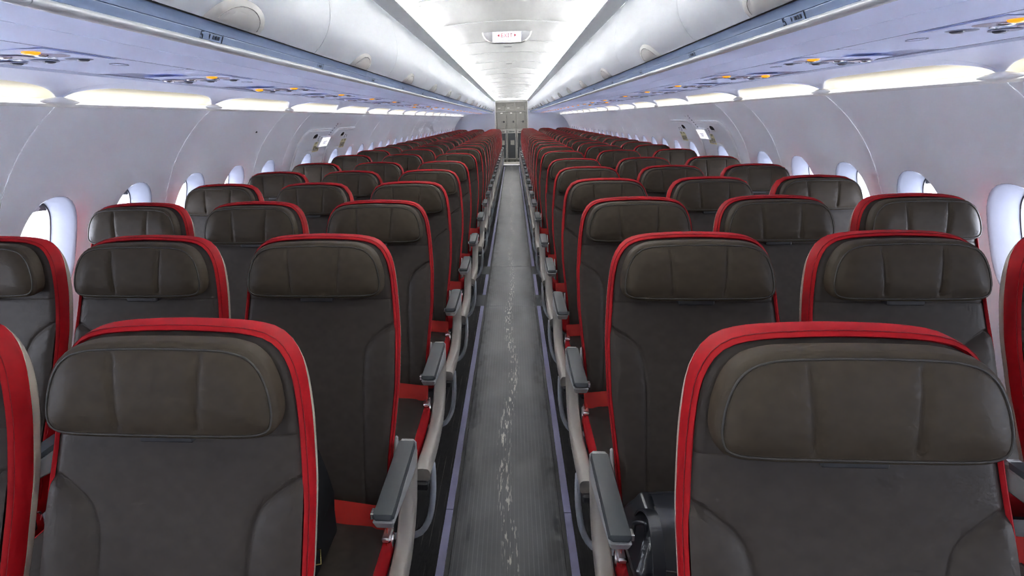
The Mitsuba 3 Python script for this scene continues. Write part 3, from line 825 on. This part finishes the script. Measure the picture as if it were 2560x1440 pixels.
def back_panel(h, fine):
    o = smoothpoly(OUT, 220)
    g = Polygon(o - normals2(o) * .0065).buffer(0)
    ex = None
    if fine:
        s1 = seam_points((0, .0035, -.0035, .009, -.009), SEAM)
        hz = np.vstack([np.stack([np.linspace(-.2, .2, 50), np.full(50, z)], 1) for z in (1.0065, 1.009, 1.0115)])
        ring = [np.array(g.buffer(-d).exterior.coords) for d in (.004, .010, .018)]
        ex = np.vstack([s1, s1 * [-1, 1], hz, *ring])
    p, t = mesh2d(g, h, ex, min(h, .012) if fine else h)
    dedge = np.array([g.exterior.distance(Point(q)) for q in p])
    ax = np.abs(p[:, 0])
    ds = np.array([SEAM_LINE.distance(Point(a, b)) for a, b in zip(ax, p[:, 1])])
    sx = np.interp(p[:, 1], SEAM[::-1, 1], SEAM[::-1, 0])
    outer = (ax > sx) & (p[:, 1] < .945)
    y = BACK(p[:, 1])
    y = y + .009 * np.clip(1 - dedge / .022, 0, 1) ** 2
    y = y - np.where(outer, .013 * (1 - np.exp(-ds / .016)), 0)
    y = y + .006 * np.exp(-(ax / .12) ** 2) * np.clip((1.0 - p[:, 1]) / .1, 0, 1)
    if fine:
        y = y + .0060 * np.exp(-(ds / .0052) ** 2) * (p[:, 1] < .943)
        y = y + .0028 * np.exp(-((p[:, 1] - 1.009) / .003) ** 2)
    return TM(np.stack([p[:, 0], y, p[:, 1]], 1), t)     # faces forwards (-y): x right, z up


def back_map(V, F):
    return TM(np.stack([V[:, 0], BACK(np.clip(V[:, 1], .40, 1.22)) + V[:, 2], V[:, 1]], 1), F)


def head_panel(h, fine):
    o = smoothpoly(HEAD, 160)
    g = Polygon(o - normals2(o) * .011).buffer(0)
    ex = None
    if fine:
        P = []
        for s in (-1, 1):
            for off in (0, .003, -.003, .008, -.008):
                zz = np.linspace(1.03, 1.185, 40); P.append(np.stack([s * (.063 + (zz - 1.03) * .062) + off, zz], 1))
        ring = [np.array(g.buffer(-d).exterior.coords) for d in (.003, .007, .013)]
        ex = np.vstack(P + ring)
    p, t = mesh2d(g, h, ex, min(h, .008) if fine else h)
    d = np.array([g.exterior.distance(Point(q)) for q in p])
    y = head_y(p[:, 1]) - .011 * (1 - np.clip(1 - d / .05, 0, 1) ** 2.2) - .010 * np.clip((np.abs(p[:, 0]) - .08) / .11, 0, 1) ** 1.6 * np.clip(d / .03, 0, 1)
    if fine:
        ds = np.abs(np.abs(p[:, 0]) - (.063 + (p[:, 1] - 1.03) * .062))
        y = y + .0065 * np.exp(-(ds / .0050) ** 2) * np.clip(d / .014, 0, 1)
    return TM(np.stack([p[:, 0], y, p[:, 1]], 1), t)


def head_y(z):
    return -.058 - (1.19 - z) * .10


def head_side(n):
    o = smoothpoly(HEAD, n)
    V, F = loft(o, [(.011, 0), (.006, .0015), (.0015, .006), (0, .012), (-.0005, .024), (.001, .038), (.006, .046), (.03, .050)], cap1=True)
    return TM(np.stack([V[:, 0], head_y(V[:, 1]) + V[:, 2], V[:, 1]], 1), F)


def head_piping(n):
    o = smoothpoly(HEAD, n); o = o - normals2(o) * .0085
    q = np.vstack([o, o[:1]])
    return tube(np.stack([q[:, 0], head_y(q[:, 1]) + .0004, q[:, 1]], 1), .0018, 5, caps=False)


def red_rim(n, fine):
    o = smoothpoly(OUT, n)
    rings = [(.009, .006), (.0055, .0), (.002, .003), (-.0005, .010), (-.002, .024), (-.0015, .040), (.001, .050)] if fine else [(.0065, .004), (.0, .004), (-.002, .025), (.001, .050)]
    V, F = loft(o, rings)
    return back_map(V, F)


def shell(n, fine):
    o = smoothpoly(OUT, n)
    rings = [(.004, .048), (.001, .0495), (.0002, .053), (.003, .066), (.012, .080), (.030, .092), (.06, .097)] if fine else [(.002, .049), (-.0035, .054), (.006, .085), (.05, .098)]
    V, F = loft(o, rings, cap1=True)
    V[:, 1] -= np.maximum(V[:, 2] - .0495, 0) * .85 * np.clip((V[:, 1] - 1.02) / .12, 0, 1)
    return back_map(V, F)


def rim_thread(n):
    o = smoothpoly(OUT, n); o = o + normals2(o) * .0003
    keep = o[:, 1] > .45
    i0 = np.argmin(np.where(keep & (o[:, 0] > 0), o[:, 1], 9)); o = np.roll(o, -i0, 0); o = o[o[:, 1] > .45]
    return tube(np.stack([o[:, 0], BACK(o[:, 1]) + .0075, o[:, 1]], 1), .0006, 4)


def cushion(h, n, fine):
    a, b, r = .2245, .235, .05
    o = []
    for cx, cyy, t0 in ((a - r, b - r, 0), (-a + r, b - r, 90), (-a + r, -b + r, 180), (a - r, -b + r, 270)):
        o += [(cx + r * math.cos(math.radians(t)), cyy + r * math.sin(math.radians(t))) for t in np.linspace(t0, t0 + 90, 8)]
    o = resample(np.array(o), n)
    ctr = np.array([0, -.385])
    zt = lambda y: .437 - .035 * np.clip((-.46 - y) / .16, 0, 1) ** 2  # noqa: E731
    g = Polygon(o - normals2(o) * .016)
    p, t = mesh2d(g, h, None, h)
    d = np.array([g.exterior.distance(Point(q)) for q in p])
    q = p + ctr
    top = TM(np.stack([q[:, 0], q[:, 1], zt(q[:, 1]) + .014 * (1 - np.clip(1 - d / .06, 0, 1) ** 2)], 1), t)
    V, F = loft(o, [(.018, .002), (.012, 0), (.003, -.008), (0, -.024), (.0, -.05), (.006, -.072), (.02, -.08)] if fine else [(.016, .001), (.002, -.01), (0, -.05), (.02, -.08)])
    V[:, :2] += ctr
    side_ = TM(np.stack([V[:, 0], V[:, 1], zt(V[:, 1]) + V[:, 2]], 1), F[:, ::-1])
    base = bx(-.19, .19, -.59, -.18, .30, .365, .01)
    return top, side_, base


def belt(fine):
    x = np.linspace(-.215, .215, 15 if fine else 5)
    sag = .010 * np.sin((x + .2) * 9) if fine else 0 * x
    p = np.stack([x, -.205 + .010 * np.cos(x * 8) + sag * .5, .474 + .004 * np.cos(x * 14)], 1)
    return ribbon(p, (0, .38, .93), .056, .0022)


def belt_tail(s):
    p = spline([(s * .20, -.19, .470), (s * .212, -.23, .452), (s * .216, -.27, .425), (s * .221, -.29, .39)], 8)
    return ribbon(p, (0, .7, .7), .044, .002)


def buckle(s):
    m = [bx(s * .214 - .012, s * .214 + .012, -.262, -.212, .438, .452, .004), bx(s * .219 - .008, s * .219 + .008, -.235, -.205, .405, .432, .004)]
    t = np.linspace(0, 2 * np.pi, 17)
    m.append(tube(np.stack([np.full(17, s * .217), -.20 + .020 * np.cos(t), .432 + .016 * np.sin(t)], 1), .003, 6, caps=False))
    return cat(*m)


def capsule(p, q, r0, r1, n=1):
    a = trimesh.creation.icosphere(n, r0).apply_translation(p); b = trimesh.creation.icosphere(n, r1).apply_translation(q)
    return trimesh.convex.convex_hull(np.vstack([a.vertices, b.vertices]))


def arm_parts(s, x0, fine):
    """An armrest at local x0; s = +1 if its outer side is towards +x."""
    yb, yf, z = -.118, -.432, .634
    pad = trimesh.convex.convex_hull(np.vstack([bx(x0 - .0245, x0 + .0245, yf, yb, z - .014, z, .009).vertices, bx(x0 - .021, x0 + .021, yf + .003, yb, z + .0022, z + .0042).vertices]))
    body = trimesh.convex.convex_hull(np.vstack([bx(x0 - .0238, x0 + .0238, yf + .002, yb, z - .020, z - .013, .003).vertices, bx(x0 - .02, x0 + .02, yf + .012, yb, z - .036, z - .03, .004).vertices,
                                                 bx(x0 - .0238, x0 + .0238, yb - .06, yb + .012, z - .075, z - .03, .01).vertices]))
    cap = trimesh.convex.convex_hull(bx(x0 - .0245, x0 + .0245, yb, yb + .024, z - .06, z + .002, .009).vertices)
    btn = bx(x0 - s * .0265 - .004, x0 - s * .0265 + .004, yf + .012, yf + .034, z - .016, z - .001, .0015)
    return pad, cat(body, cap), btn


def spar(s, x0):
    """The aisle-side support: down from the armrest hinge, then forwards beside the cushion; (y, z, half height)."""
    path = spline([(-.105, .60), (-.118, .54), (-.135, .475), (-.175, .425), (-.245, .388), (-.36, .378), (-.48, .384), (-.575, .396), (-.618, .392)], 26)
    t = np.gradient(path, axis=0); t /= np.linalg.norm(t, axis=1, keepdims=True); n = np.stack([-t[:, 1], t[:, 0]], 1)
    hh = np.interp(np.linspace(0, 1, 26), [0, .3, .5, .9, 1], [.024, .026, .026, .030, .024])
    sec = superell(.5, .5, 16, 3.2)
    V = []
    for i in range(26):
        for (a, b) in sec:
            y, z = path[i] + n[i] * (b * 2 * hh[i])
            V.append((x0 + a * .046, y, z))
    V = np.array(V); F = []
    k = np.arange(16); k1 = (k + 1) % 16
    for i in range(25):
        a, b = i * 16 + k, i * 16 + k1
        F += [np.stack([a, b, b + 16], 1), np.stack([a, b + 16, a + 16], 1)]
    for off in (0, 25 * 16):
        V = np.vstack([V, V[off:off + 16].mean(0)]); F.append(np.stack([off + k, off + k1, np.full(16, len(V) - 1)], 1))
    m = TM(V, np.vstack(F)); m.fix_normals()
    return m


def bar(s):
    """Baggage bar: from the spar's end down, inwards and along under the seat."""
    X = lambda w: s * w  # noqa: E731
    p = spline([(X(.268), -.515, .372), (X(.270), -.520, .30), (X(.262), -.523, .21), (X(.245), -.523, .155), (X(.215), -.522, .118), (X(.17), -.521, .106), (X(0), -.52, .104), (X(-.22), -.52, .104)], 34)
    return tube(p, .0105, 10)


def legs(s):
    out = []
    for y0, y1, yt in ((-.53, -.50, -.47), (-.12, -.15, -.20)):
        out.append(cat(tube(np.array([(s * .02, y0, .012), (s * .02, (y0 + y1) / 2 * .99, .16), (s * .02, yt, .31)]), [.016, .018, .02], 8), bx(s * .02 - .022, s * .02 + .022, y0 - .035, y0 + .035, 0.0005, .016, .003)))
    return out


LODS = {}
for lod, (hb, n, hh, hc) in {'near': (.017, 120, .013, .03), 'mid': (.035, 64, .026, .06), 'far': (.08, 46, .05, .14)}.items():
    fine = lod != 'far'
    vf = lod == 'near'
    L = {}
    L['back'] = mikit.ply(back_panel(hb, fine), 'leather', 50)
    L['red'] = mikit.ply(red_rim(n, fine), 'red', 50)
    L['shell'] = mikit.ply(shell(n, fine), 'shell', 40)
    L['head'] = mikit.ply(head_panel(hh, fine), 'leather_head', 50)
    L['head_side'] = mikit.ply(head_side(max(26, int(n * .7))), 'leather_head', 50)
    if fine:
        L['head_piping'] = mikit.ply(head_piping(n), 'piping', True)
        L['head_mount'] = mikit.ply(bx(-.045, .045, -.055, -.026, 1.010, 1.03, .003), 'dark')
    if vf:
        L['thread'] = mikit.ply(rim_thread(n), 'red_thread', True)
    tp, sd, bs = cushion(hc, max(28, n // 2), fine)
    L['cush'], L['cush_side'], L['base'] = mikit.ply(tp, 'leather', 50), mikit.ply(sd, 'red', 50), mikit.ply(bs, 'dark')
    L['belt'] = mikit.ply(belt(fine), 'belt', 40)
    for s in (-1, 1):
        L['tail', s], L['buckle', s] = mikit.ply(belt_tail(s), 'belt', 40), mikit.ply(buckle(s), 'chrome', 40)
        for nm, x0 in (('a', .2505), ('m', .2525)):
            pad, body, btn = arm_parts(s, s * x0, fine)
            L['pad', nm, s], L['body', nm, s], L['btn', nm, s] = mikit.ply(pad, 'pad', 30), mikit.ply(body, 'armbody', 30), mikit.ply(btn, 'chrome')
        L['spar', s], L['bar', s] = mikit.ply(spar(s, s * .2525), 'spar', 40), mikit.ply(bar(s), 'bar_metal', 50)
        hx = s * .2085
        L['hinge', s] = mikit.ply(trimesh.convex.convex_hull(np.vstack([bx(hx - .006, hx + .006, -.100, -.052, .49, .51, .004).vertices, bx(hx - .005, hx + .005, -.062, -.045, .60, .615, .004).vertices])), 'armbody', 30)
        L['foot', s] = mikit.ply(bx(s * .2505 - .018, s * .2505 + .018, -.63, -.575, .345, .372, .005), 'dark')
        for q, m in enumerate(legs(s)):
            L['leg', s, q] = mikit.ply(m, 'frame_metal', 40)
    L['beam'] = mikit.ply(cat(*[tube(np.array([(-.238, y, .315), (.238, y, .315)]), .02, 8) for y in (-.47, -.22)]), 'frame_metal', 40)
    LODS[lod] = L

COLS = [('window', -1.500, -1), ('middle', -1.007, -1), ('aisle', -.5015, -1), ('aisle', .5015, 1), ('middle', 1.007, 1), ('window', 1.500, 1)]
seat_key = {}
for i, ry in enumerate(ROWS):
    L = LODS['near' if i < 3 else ('mid' if i < 8 else 'far')]
    for ci, (cname, cx, side) in enumerate(COLS):
        k = thing('passenger_seat', f'brown leather seat with red trim, {"left" if side < 0 else "right"} {cname} column, {nth(i, NR)}', 'airplane seat', group=f'{"left" if side < 0 else "right"} {cname} seats')
        seat_key[i, ci] = k
        at = (cx + [-.012, -.012, -.012, -.003, .001, .010][ci], ry - side * .022, 0)
        dy, dz = {(0, 2): (.010, -.008), (0, 3): (-.008, .004)}.get((i, ci), (0, 0))
        ab = (at[0] - (.009 if i == 0 and ci == 2 else .006 if i == 0 and ci == 3 else 0), at[1] + dy, dz + (.004 if side > 0 else -.002))
        b = put('backrest', L['back'], None, parent=k, at=ab)
        r = put('red_trim', L['red'], None, parent=k, at=ab, label='red fabric edge band')
        if 'thread' in L:
            put('stitching', L['thread'], None, parent=r, at=ab)
        put('back_shell', L['shell'], None, parent=k, at=ab, label='beige plastic back shell')
        h = put('headrest', L['head'], None, parent=k, at=ab)
        put('side_band', L['head_side'], None, parent=h, at=ab)
        if 'head_piping' in L:
            put('piping', L['head_piping'], None, parent=h, at=ab); put('mount', L['head_mount'], None, parent=h, at=ab)
        c = put('seat_cushion', L['cush'], None, parent=k, at=at)
        put('cushion_side', L['cush_side'], None, parent=c, at=at, label='red cushion side'); put('cushion_base', L['base'], None, parent=c, at=at)
        s = -side if cname != 'window' else side          # towards the aisle
        s = -side
        be = put('seat_belt', L['belt'], None, parent=k, at=at, label='red belt webbing')
        if i < 8:
            put('belt_end', L['tail', s], None, parent=be, at=at); put('buckle', L['buckle', s], None, parent=be, at=at, label='metal buckle')
        put('seat_frame', L['beam'], None, parent=k, at=at)
        # each seat carries the armrest on its aisle side
        a = put('armrest', L['pad', 'a' if cname == 'aisle' else 'm', s], None, parent=k, at=at, label='grey armrest pad')
        put('arm_body', L['body', 'a' if cname == 'aisle' else 'm', s], None, parent=a, at=at)
        if i < 8:
            put('recline_button', L['btn', 'a' if cname == 'aisle' else 'm', s], None, parent=a, at=at)
        if cname == 'aisle':
            sp_ = put('side_spar', L['spar', s], None, parent=k, at=at, label='beige curved support beside the cushion')
            put('spar_foot', L['foot', s], None, parent=sp_, at=at)
            put('hinge_cover', L['hinge', s], None, parent=k, at=at, label='pale cover at the backrest hinge')
            put('baggage_bar', L['bar', s], None, parent=k, at=at, label='silver bar under the seat')
        if cname != 'middle':
            for q in (0, 1):
                put('leg', L['leg', s, q], None, parent=k, at=at)

# ------------------------------------------------------------------ bulkheads at the far end and behind the camera
bk = struct('wall_back', 'grey bulkhead at the far end, either side of the galley opening')
prof = [(.505, 0), (.505, 2.048), (.62, 2.06), (.62, 1.95), (1.1, 1.75), (1.60, 1.63), *[(float(_wx(s)), float(_wz(s))) for s in np.linspace(0.05, S_END, 24)]]
for side in (-1, 1):
    m = extrude_xz([(.505, 0), (.505, 2.11), (1.9, 2.11), (1.9, 0)], Y1 - .02, Y1 + .04)
    put('panel', m if side > 0 else mirror(m), 'bulk', parent=bk)
    put('jamb', bx(min(side * .490, side * .512), max(side * .490, side * .512), Y1 - .035, Y1 + .06, 0, 2.055, .004), 'white', parent=bk)
put('header', bx(-.56, .56, Y1 - .03, Y1 + .05, 2.045, 2.16, .004), 'ledge', parent=bk)
fr = struct('wall_front', 'cabin bulkhead behind the camera')
put('panel', bx(-1.95, 1.95, Y0 - .06, Y0 + .005, 0, 2.25), 'bulk', parent=fr)

# galley beyond the opening: a shell, two down lights, cabinets, trolleys
GY = 20.95
gr = struct('wall_galley', 'walls and ceiling of the galley space beyond the bulkhead')
put('shell', cat(bx(-1.62, -1.58, Y1, GY + .8, 0, 2.2), bx(1.58, 1.62, Y1, GY + .8, 0, 2.2), bx(-1.62, 1.62, GY + .7, GY + .74, 0, 2.2)), 'gal_mid', parent=gr)
put('soffit', bx(-1.62, 1.62, Y1, GY + .8, 2.15, 2.2), 'ledge', parent=gr)
for x in (-.28, .28):
    lg = thing('ceiling_light', f'small white ceiling light above the galley, {"left" if x < 0 else "right"} one', 'ceiling light')
    put('diffuser', bx(x - .16, x + .16, 19.3, 19.8, 2.135, 2.149, .003), 'white', parent=lg, emit=(1.52, 1.4972, 1.444))
ga = thing('galley_unit', 'beige and dark galley cabinet wall at the far end of the aisle', 'galley')
xs_u = [-.86, -.535, -.215, .112, .44, .77]
put('carcass', cat(bx(-1.2, 1.2, GY + .06, GY + .5, 0.0, 2.14), bx(-1.2, 1.2, GY - .005, GY + .07, 2.035, 2.14), bx(-1.2, 1.2, GY - .02, GY + .07, 1.715, 1.742, .004), bx(-1.2, 1.2, GY - .03, GY + .07, 1.092, 1.135, .004)), 'gal_metal', parent=ga)
for a, b in zip(xs_u[:-1], xs_u[1:]):
    d = put('upper_door', bx(a + .008, b - .008, GY + .01, GY + .065, 1.748, 2.028, .006), 'gal_beige', parent=ga, label='beige upper locker door')
    put('latch', bx(b - .10, b - .04, GY + .0, GY + .012, 1.91, 1.935, .003), 'gal_mid', parent=d)
    put('notice', bx(a + .07, a + .16, GY + .006, GY + .0105, 1.83, 1.85), 'white', parent=d)
    d = put('middle_door', bx(a + .046, b + .030, GY + .015, GY + .066, 1.142, 1.708, .006), 'gal_mid', parent=ga, label='grey-beige compartment door')
    put('knob', trimesh.creation.cylinder(.036, .012, sections=24).apply_transform(trimesh.transformations.rotation_matrix(np.pi / 2, [1, 0, 0])).apply_translation([b - .05, GY + .011, 1.375]), 'dark', 40, parent=d, label='black round knob')
    put('tag', bx(b - .13, b - .10, GY + .011, GY + .0155, 1.365, 1.385), 'gal_dark', parent=d)
    put('notice', bx((a + b) / 2 + .0, (a + b) / 2 + .07, GY + .011, GY + .0155, 1.655, 1.685), 'white', parent=d)
for j, a in enumerate((-.82, -.49, -.16, .175, .505)):
    pos = ['far left', 'left', 'middle', 'right', 'far right'][j]
    t = thing('galley_trolley', f'dark galley trolley with pale frame, {pos} in the row under the galley counter', 'trolley')
    put('body', bx(a, a + .315, GY - .105, GY - .036, .10, 1.085, .006), 'gal_metal', parent=t)
    put('door', bx(a + .028, a + .287, GY - .112, GY - .101, .14, .99, .004), 'gal_dark', parent=t, label='dark door panel')
    put('handle', bx(a + .06, a + .255, GY - .124, GY - .103, 1.025, 1.05, .005), 'gal_dark', parent=t)
    put('notice', bx(a + .12, a + .25, GY - .115, GY - .1115, .59, .75), 'gal_beige', parent=t)
    for x in (.05, .265):
        put('caster', trimesh.creation.cylinder(.04, .025, sections=16).apply_transform(trimesh.transformations.rotation_matrix(np.pi / 2, [0, 1, 0])).apply_translation([a + x, GY - .07, .0535]), 'dark', 40, parent=t)

# ------------------------------------------------------------------ handbags on the second-row aisle seats
def rounded(pts, r, it=2):
    m = trimesh.convex.convex_hull(np.vstack([trimesh.creation.icosphere(it, r).vertices + np.array(p) for p in pts]))
    return m


hb = thing('handbag', 'glossy black leather handbag standing on the second aisle seat right of the aisle', 'handbag')
o = np.array([.470, 1.305, .447])
core = rounded([o + [sx * .155 * w, sy * .085 * w2, z] for sx in (-1, 1) for sy in (-1, 1) for z, w, w2 in ((.03, .98, 1.0), (.07, 1.05, 1.05), (.145, .86, .55))], .022)
core = core.subdivide().subdivide()
v = np.array(core.vertices); d = meshkit.fbm(v * 22, 3, 4) - .5
v = v + np.array(core.vertex_normals) * (d * .016)[:, None]
body = TM(v, core.faces)
put('body', body, 'blackleather', True, parent=hb)
# flap: over the top and down the front, with a pointed lower edge
fx = np.linspace(-1, 1, 15)
V = []
prof = spline([(.055, .150), (.03, .172), (-.01, .180), (-.045, .172), (-.078, .140), (-.105, .09)], 16)
for a in fx:
    for q, (yy, zz) in enumerate(prof):
        drop = .018 * (1 - abs(a)) * (q / 15) ** 2
        V.append(o + [.005 + a * (.128 + .012 * q / 15), yy - .004, zz - drop + .002])
V = np.array(V)
i, j = np.meshgrid(np.arange(14), np.arange(15), indexing='ij')
q = np.stack([i * 16 + j, (i + 1) * 16 + j, (i + 1) * 16 + j + 1, i * 16 + j + 1], -1).reshape(-1, 4)
F = np.vstack([q[:, [0, 1, 2]], q[:, [0, 2, 3]]])
fm = TM(V, F); nn = np.array(fm.vertex_normals)
flap = TM(np.vstack([V + nn * .003, V - nn * .003]), np.vstack([F, F[:, ::-1] + len(V)]))
f_ = put('flap', flap, 'blackleather', True, parent=hb)
edge = V.reshape(15, 16, 3)
put('edge_stitching', tube(np.vstack([edge[0, 6:], edge[1:, -1], edge[-1, 6:][::-1][1:]]) + np.array([0, -.004, .001]), .0022, 6), 'piping', True, parent=f_)
st = spline([o + [-.150, .02, .12], o + [-.146, -.03, .175], o + [-.143, -.07, .190], o + [-.141, -.108, .165], o + [-.140, -.130, .115], o + [-.138, -.138, .06]], 24)
s_ = put('strap', ribbon(st, (1, .05, .0), .026, .005), 'blackleather', 40, parent=hb, label='black carrying strap')
put('strap_loop', tube(spline([o + [-.175, -.03, .115], o + [-.176, -.05, .155], o + [-.160, -.06, .165], o + [-.150, -.05, .12]], 14), .005, 7), 'blackleather', True, parent=s_)
bp = o + [-.118, -.146, .050]
put('buckle', tube(np.array([bp + [-.008, 0, -.016], bp + [.008, 0, -.016], bp + [.010, 0, 0], bp + [.008, 0, .016], bp + [-.008, 0, .016], bp + [-.010, 0, 0], bp + [-.008, 0, -.016]]), .0022, 6), 'gold', True, parent=s_, label='small gold buckle')

lb = thing('backpack', 'black bag with gold buckle half hidden on the second aisle seat left of the aisle', 'bag')
o = np.array([-.548, 1.30, .450])
m = rounded([o + [sx * .10 * w, sy * .07, z] for sx in (-1, 1) for sy in (-1, 1) for z, w in ((.03, 1.0), (.12, 1.0), (.23, .7))], .025).subdivide()
v = np.array(m.vertices); v = v + np.array(m.vertex_normals) * ((meshkit.fbm(v * 18, 3, 9) - .5) * .018)[:, None]
put('body', TM(v, m.faces), 'blackcloth', True, parent=lb)
q = o + [.128, -.10, .085]
put('strap', ribbon(spline([o + [.08, -.04, .20], o + [.125, -.08, .13], o + [.112, -.10, .06], o + [.095, -.105, .01]], 14), (.6, -.6, .1), .022, .004), 'blackleather', 40, parent=lb)
put('buckle', tube(np.array([q + [-.013, -.006, -.018], q + [.013, .004, -.018], q + [.013, .004, .018], q + [-.013, -.006, .018], q + [-.013, -.006, -.018]]), .0022, 6), 'gold', True, parent=lb, label='rectangular gold buckle')
